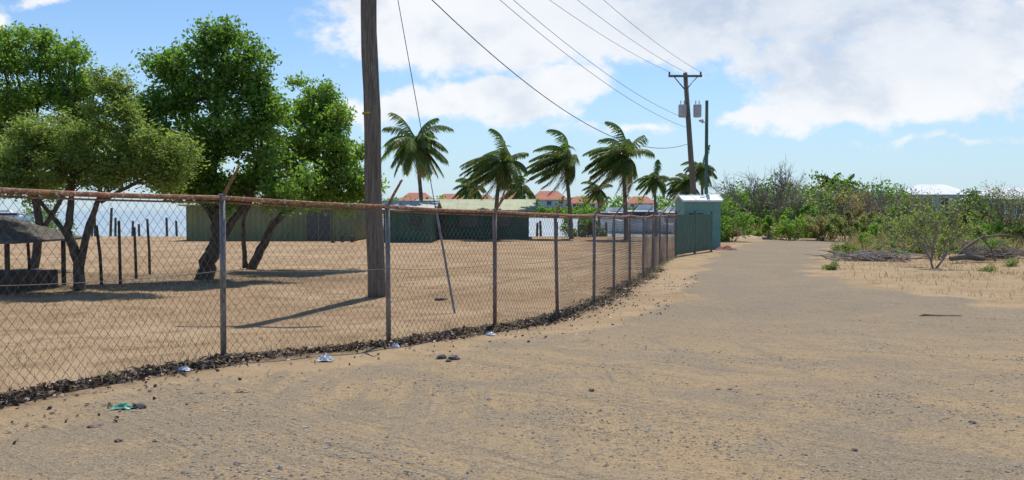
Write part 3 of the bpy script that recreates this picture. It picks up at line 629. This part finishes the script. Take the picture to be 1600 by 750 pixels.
tag(mb.build('dry_grass',L_straw),'short parched straw coloured grass on the field','grass',kind='stuff')
n=14000; y=5+rng.random(n)**1.2*26; off=rng.normal(size=n)*.15+.1+.10*np.sin(y*2.2)+.06*np.sin(y*5.3); x=FX(y)+off; zz=gz(x,y)+.01+.06*np.exp(-(off/.16)**2)*rng.random(n)*(.6+.6*np.sin(y*3.7)**2)*S((22-y)/8)
mb=MB(); mb.quads(leafq(np.stack([x,y,zz],1),.055,.65,.55))
n=900; y=5+rng.random(n)*22; x=FX(y)+.3+rng.random(n)**2*1.6; mb.quads(leafq(np.stack([x,y,gz(x,y)+.015],1),.05,.6,.7))
tag(mb.build('leaf_litter',L_litter),'brown dead leaves and roots under the fence','leaf litter',kind='stuff')
mb=MB()
for i in range(420):
    y=rng.uniform(5,17); x=float(FX(y))+rng.normal()*.08+.05; a=rng.uniform(0,6.28); L=rng.uniform(.06,.22); z=g(x,y)+rng.uniform(.0,.05)
    p0=np.array([x,y,z]); p1=p0+np.array([math.cos(a)*L*.5,math.sin(a)*L*.5,rng.uniform(.0,.04)]); p2=p0+np.array([math.cos(a+.5)*L,math.sin(a+.5)*L,rng.uniform(-.02,.03)]); mb.tube([p0,p1,p2],[.004,.006,.003],4,cap=False)
tag(mb.build('dead_roots',M_bark),'matted dark dead vines at the fence foot','dead vines',kind='stuff')
# ---------------------------------------------------------------- single small things
def rock(px,py,d,s,name,label,m,cat='rock',sq=.7,group=None):
    x=bx(px,d)
    bm=bmesh.new(); bmesh.ops.create_icosphere(bm,subdivisions=2,radius=1)
    for v in bm.verts: 
        v.co*= .75+.35*random.random(); v.co.x*=s*1.2; v.co.y*=s; v.co.z*=s*sq
    me=bpy.data.meshes.new(name); bm.to_mesh(me); bm.free(); me.materials.append(m)
    o=bpy.data.objects.new(name,me); o.location=(x,d,g(x,d)+s*sq*.45); o.rotation_euler=(0,0,random.random()*6); COL.objects.link(o); return tag(o,label,cat,group)
M_rk=mat('dark_stone',(.08,.07,.065),(.13,.11,.10),scale=8,bump=.5); M_rk2=mat('brown_stone',(.22,.15,.11),(.14,.10,.08),scale=8,bump=.5)
rock(213,650,7.3,.05,'stone','dark stone lying on the dirt road',M_rk)
rock(690,568,10.05,.055,'stone','dark broken stone on the road verge',M_rk); rock(708,571,9.95,.06,'stone','dark broken stone on the road verge',M_rk); rock(700,574,9.8,.035,'stone','small dark stone on the road verge',M_rk)
rock(688,467,19.2,.13,'stone','dark rock lying in the dry field',M_rk2,sq=.45); rock(180,706,6.2,.03,'stone','small brown stone on the dirt road',M_rk2)
rock(145,678,6.7,.06,'stone','flat brown stone on the dirt road',M_rk2,sq=.3); rock(1525,675,6.8,.03,'stone','small dark stone on the dirt road',M_rk)
rock(925,622,8.0,.03,'stone','small dark stone on the dirt road',M_rk); rock(1340,722,6.0,.022,'stone','small dark stone on the dirt road',M_rk)
def crumple(px,d,w,h,name,label,m,cat):
    x=bx(px,d); n=9; mb=MB(); V=[];F=[]
    for i in range(n):
        for j in range(n):
            e=max(0,1-((i-4)**2+(j-4)**2)/20); V.append(((i-4)/8*w*(1+.2*rng.normal()*.5),(j-4)/8*w*.7*(1+.1*rng.normal()),.004+h*e*rng.uniform(.3,1)))
    for i in range(n-1):
        for j in range(n-1): F.append((i*n+j,(i+1)*n+j,(i+1)*n+j+1,i*n+j+1))
    mb.add(V,F); return tag(mb.build(name,m,loc=(x,d,g(x,d)+.008)),label,cat)
M_gp=mat('green_plastic',(.16,.42,.27),(.12,.34,.22),rough=.4); M_wp=mat('white_plastic_litter',(.7,.7,.72),(.55,.6,.7),rough=.5); M_tp=mat('tan_cardboard',(.42,.28,.17),(.3,.2,.12))
crumple(187,7.27,.17,.05,'plastic_bag','crumpled green plastic bag on the dirt road',M_gp,'litter')
crumple(168,7.3,.05,.06,'cardboard_scrap','torn brown cardboard scrap on the dirt road',M_tp,'litter')
crumple(507,9.95,.17,.09,'plastic_bottle_litter','crumpled white plastic litter at the fence foot',M_wp,'litter')
crumple(285,9.1,.14,.05,'paper_litter','white paper litter at the fence foot',M_wp,'litter')
crumple(617,11.3,.10,.08,'paper_litter','pale blue plastic litter at the fence foot',M_wp,'litter')
crumple(766,12.9,.14,.05,'paper_litter','flattened white litter beside the fence',M_wp,'litter')
crumple(375,8.0,.13,.03,'cardboard_scrap','tan cardboard scrap on the road edge',M_tp,'litter')
crumple(1135,45.5,1.0,.25,'red_tarpaulin','crumpled dull red sheet beside the gate',mat('dull_red_sheet',(.22,.06,.05),(.15,.045,.04)),'tarpaulin')
mb=MB()
for k in range(3): mb.tube([(-.36+.05*k,.0+.03*k,.012+.01*k),(0,.03-.02*k,.02),(.38,-.06+.04*k,.015)],[.006,.009,.004],5)
tag(mb.build('fallen_palm_stalk',M_bark,loc=(bx(1470,15.7),15.7,g(bx(1470,15.7),15.7)+.01)),'thin dark fallen stalk lying on the road','stick')
def brushpile(px,d,w,h,n,label,m,name='brush_pile'):
    x=bx(px,d); mb=MB()
    for i in range(n):
        a=rng.uniform(-.7,.7)+(math.pi if rng.random()<.5 else 0); L=rng.uniform(.4,1.2); c=np.array([rng.normal()*w*.28,rng.normal()*.4,h*abs(rng.normal())*.4]); v=np.array([math.cos(a)*L/2,math.sin(a)*L/2,rng.normal()*.1])
        mb.tube([c-v,c+rng.normal(size=3)*.05,c+v],[.022,.02,.009],4,i%2,cap=False)
    return tag(mb.build(name,m,loc=(x,d,g(x,d)+.04)),label,'brush pile')
M_bleach=mat('bleached_wood',(.42,.37,.32),(.30,.26,.22))
brushpile(1365,36,3.0,.36,170,'low pile of grey cut branches beside road',[M_bare,M_bleach])
brushpile(1555,36,2.4,.5,110,'tangled pile of dead branches on the verge',[M_bare,M_bark2])
mb=MB(); mb.tube([(-1.3,0,.1),(-.9,0,.55),(-.2,.1,.95),(.8,0,1.05),(1.6,0,.8)],[.06,.055,.05,.04,.025],7); mb.tube([(-.2,.1,.95),(.1,0,.5),(.3,0,0)],[.04,.035,.03],6)
mb.tube([(-1.6,-.2,.12),(-.9,-.1,.2),(-.2,-.1,.1)],[.10,.12,.08],8)
tag(mb.build('fallen_branch',M_bark2,loc=(bx(1545,35),35,g(bx(1545,35),35))),'arching fallen dead branch on the sandy verge','branch')
mb=MB(); V=[];F=[]; n=14
for i in range(n+1):
    for j in range(n+1):
        u=(i/n-.5)*2; v=(j/n-.5)*2; V.append((u*2.2,v*1.2,-.1+.36*max(0,1-u*u-v*v)**.8+.05*rng.random()))
for i in range(n):
    for j in range(n): F.append((i*(n+1)+j,(i+1)*(n+1)+j,(i+1)*(n+1)+j+1,i*(n+1)+j+1))
mb.add(V,F); tag(mb.build('earth_mound',mat('mound_earth',(.40,.28,.17),(.31,.21,.12),scale=3,bump=.5),loc=(bx(1180,63),63,g(bx(1180,63),63)),smooth=True),'low mound of tan earth at the road end','mound',kind='structure')
# ---------------------------------------------------------------- light
EL,AZ=62,10
sun=bpy.data.lights.new('sun','SUN'); sun.energy=4.9; sun.angle=math.radians(.53); sun.color=(1,.955,.89)
so=bpy.data.objects.new('sun',sun); COL.objects.link(so)
sd=Vector((math.sin(math.radians(AZ))*math.cos(math.radians(EL)),math.cos(math.radians(AZ))*math.cos(math.radians(EL)),math.sin(math.radians(EL))))
so.rotation_euler=sd.to_track_quat('Z','Y').to_euler()
w=bpy.data.worlds.new('World'); sc.world=w; w.use_nodes=True; t=NT(w.node_tree); bg=w.node_tree.nodes['Background']
sky=t.new('ShaderNodeTexSky',sky_type='NISHITA'); sky.sun_disc=False; sky.sun_elevation=math.radians(EL); sky.sun_rotation=math.radians(AZ); sky.air_density=1.0; sky.dust_density=.4; sky.ozone_density=1.5
tc=t.new('ShaderNodeTexCoord'); D=tc.outputs['Generated']; sx=t.new('ShaderNodeSeparateXYZ'); t.l.new(D,sx.inputs[0])
yc=t.m('MAXIMUM',sx.outputs[1],.15); cb=t.new('ShaderNodeCombineXYZ'); t.put(cb.inputs[0],t.m('DIVIDE',sx.outputs[0],yc)); t.put(cb.inputs[1],t.m('DIVIDE',sx.outputs[2],yc)); UV=cb.outputs[0]
def cl(px,py): return ((px-800)/FO,(HZ-py)/FO,0)
wn=t.new('ShaderNodeTexNoise'); t.put(wn.inputs['Vector'],UV); wn.inputs['Scale'].default_value=9; wn.inputs['Detail'].default_value=6
UVd=t.vm('ADD',UV,t.vm('MULTIPLY',t.vm('SUBTRACT',wn.outputs['Color'],(.5,.5,.5)),(.10,.07,0)))
dens=None
for px,py,rx,ry,wt in((650,50,140,90,1.1),(800,30,300,85,1.1),(640,170,130,30,.95),(780,160,150,45,1.0),(890,130,80,45,1.0),(1010,50,200,70,1.1),(1250,5,330,80,1.15),(1460,115,260,75,1.1),(1340,170,200,42,1.05),(1170,185,60,22,.9),(1600,60,200,110,1.1),(0,28,35,22,.8),(60,-10,70,20,.8),(1000,205,150,16,.6),(1500,225,300,14,.5),(1240,90,140,50,.75)):
    q=t.vm('MULTIPLY',t.vm('SUBTRACT',UVd,cl(px,py)),(FO/rx,FO/ry,0)); v=t.m('MULTIPLY_ADD',t.vm('LENGTH',q),-.62,1.0); v=t.m('MULTIPLY',v,wt)
    dens=v if dens is None else t.m('MAXIMUM',dens,v)
f1=t.noise(t.vm('MULTIPLY',UV,(1,1.5,1)),7,9,.6,.3); f2=t.noise(t.vm('MULTIPLY',UV,(1,1.3,1)),22,8,.65)
dn=t.m('ADD',dens,t.m('MULTIPLY',t.m('SUBTRACT',f1,.5),1.3)); dn=t.m('ADD',dn,t.m('MULTIPLY',t.m('SUBTRACT',f2,.5),.6))
mask=t.ss(dn,.32,.60)
f1b=t.noise(t.vm('ADD',t.vm('MULTIPLY',UV,(1,1.5,1)),(.01,.04,0)),6,8,.58,.3)
sh=t.m('ADD',t.m('MULTIPLY',t.ss(f1b,.46,.64),.5),t.m('MULTIPLY',t.ss(dn,.8,1.25),.2),clamp=True)
top=t.ss(t.vm('DISTANCE',t.vm('MULTIPLY',UVd,(.7,1.6,1)),t.vm('MULTIPLY',cl(1230,-10),(.7,1.6,1))),.05,.26,.5,0)
sh=t.m('ADD',sh,top,clamp=True)
ccol=t.mix(sh,(.97,.98,1.0),(.55,.64,.78))
ccol=t.mix(t.ss(f2,.45,.66,0,.3),ccol,(1.0,1.0,1.0))
SK=.115
skc=t.mix(1,sky.outputs[0],(SK*.86,SK*1.03,SK*1.2),'MULTIPLY')
hz_=t.ss(sx.outputs[2],0,.2,.65,0); skc=t.mix(hz_,skc,(.52,.71,.89))
fin=t.mix(t.m('MULTIPLY',mask,.93),skc,ccol)
t.put(bg.inputs[0],fin); bg.inputs[1].default_value=1.0
# ---------------------------------------------------------------- camera
cam=bpy.data.cameras.new('camera'); cam.sensor_width=36; cam.lens=FO/1600*36; cam.clip_end=6000; cam.clip_start=.1
co=bpy.data.objects.new('camera',cam); COL.objects.link(co); co.location=(0,0,CH)
co.rotation_euler=(math.radians(90)-math.atan(47/FO),0,0); sc.camera=co
sc.view_settings.view_transform='Standard'; sc.view_settings.look='None'; sc.view_settings.exposure=0
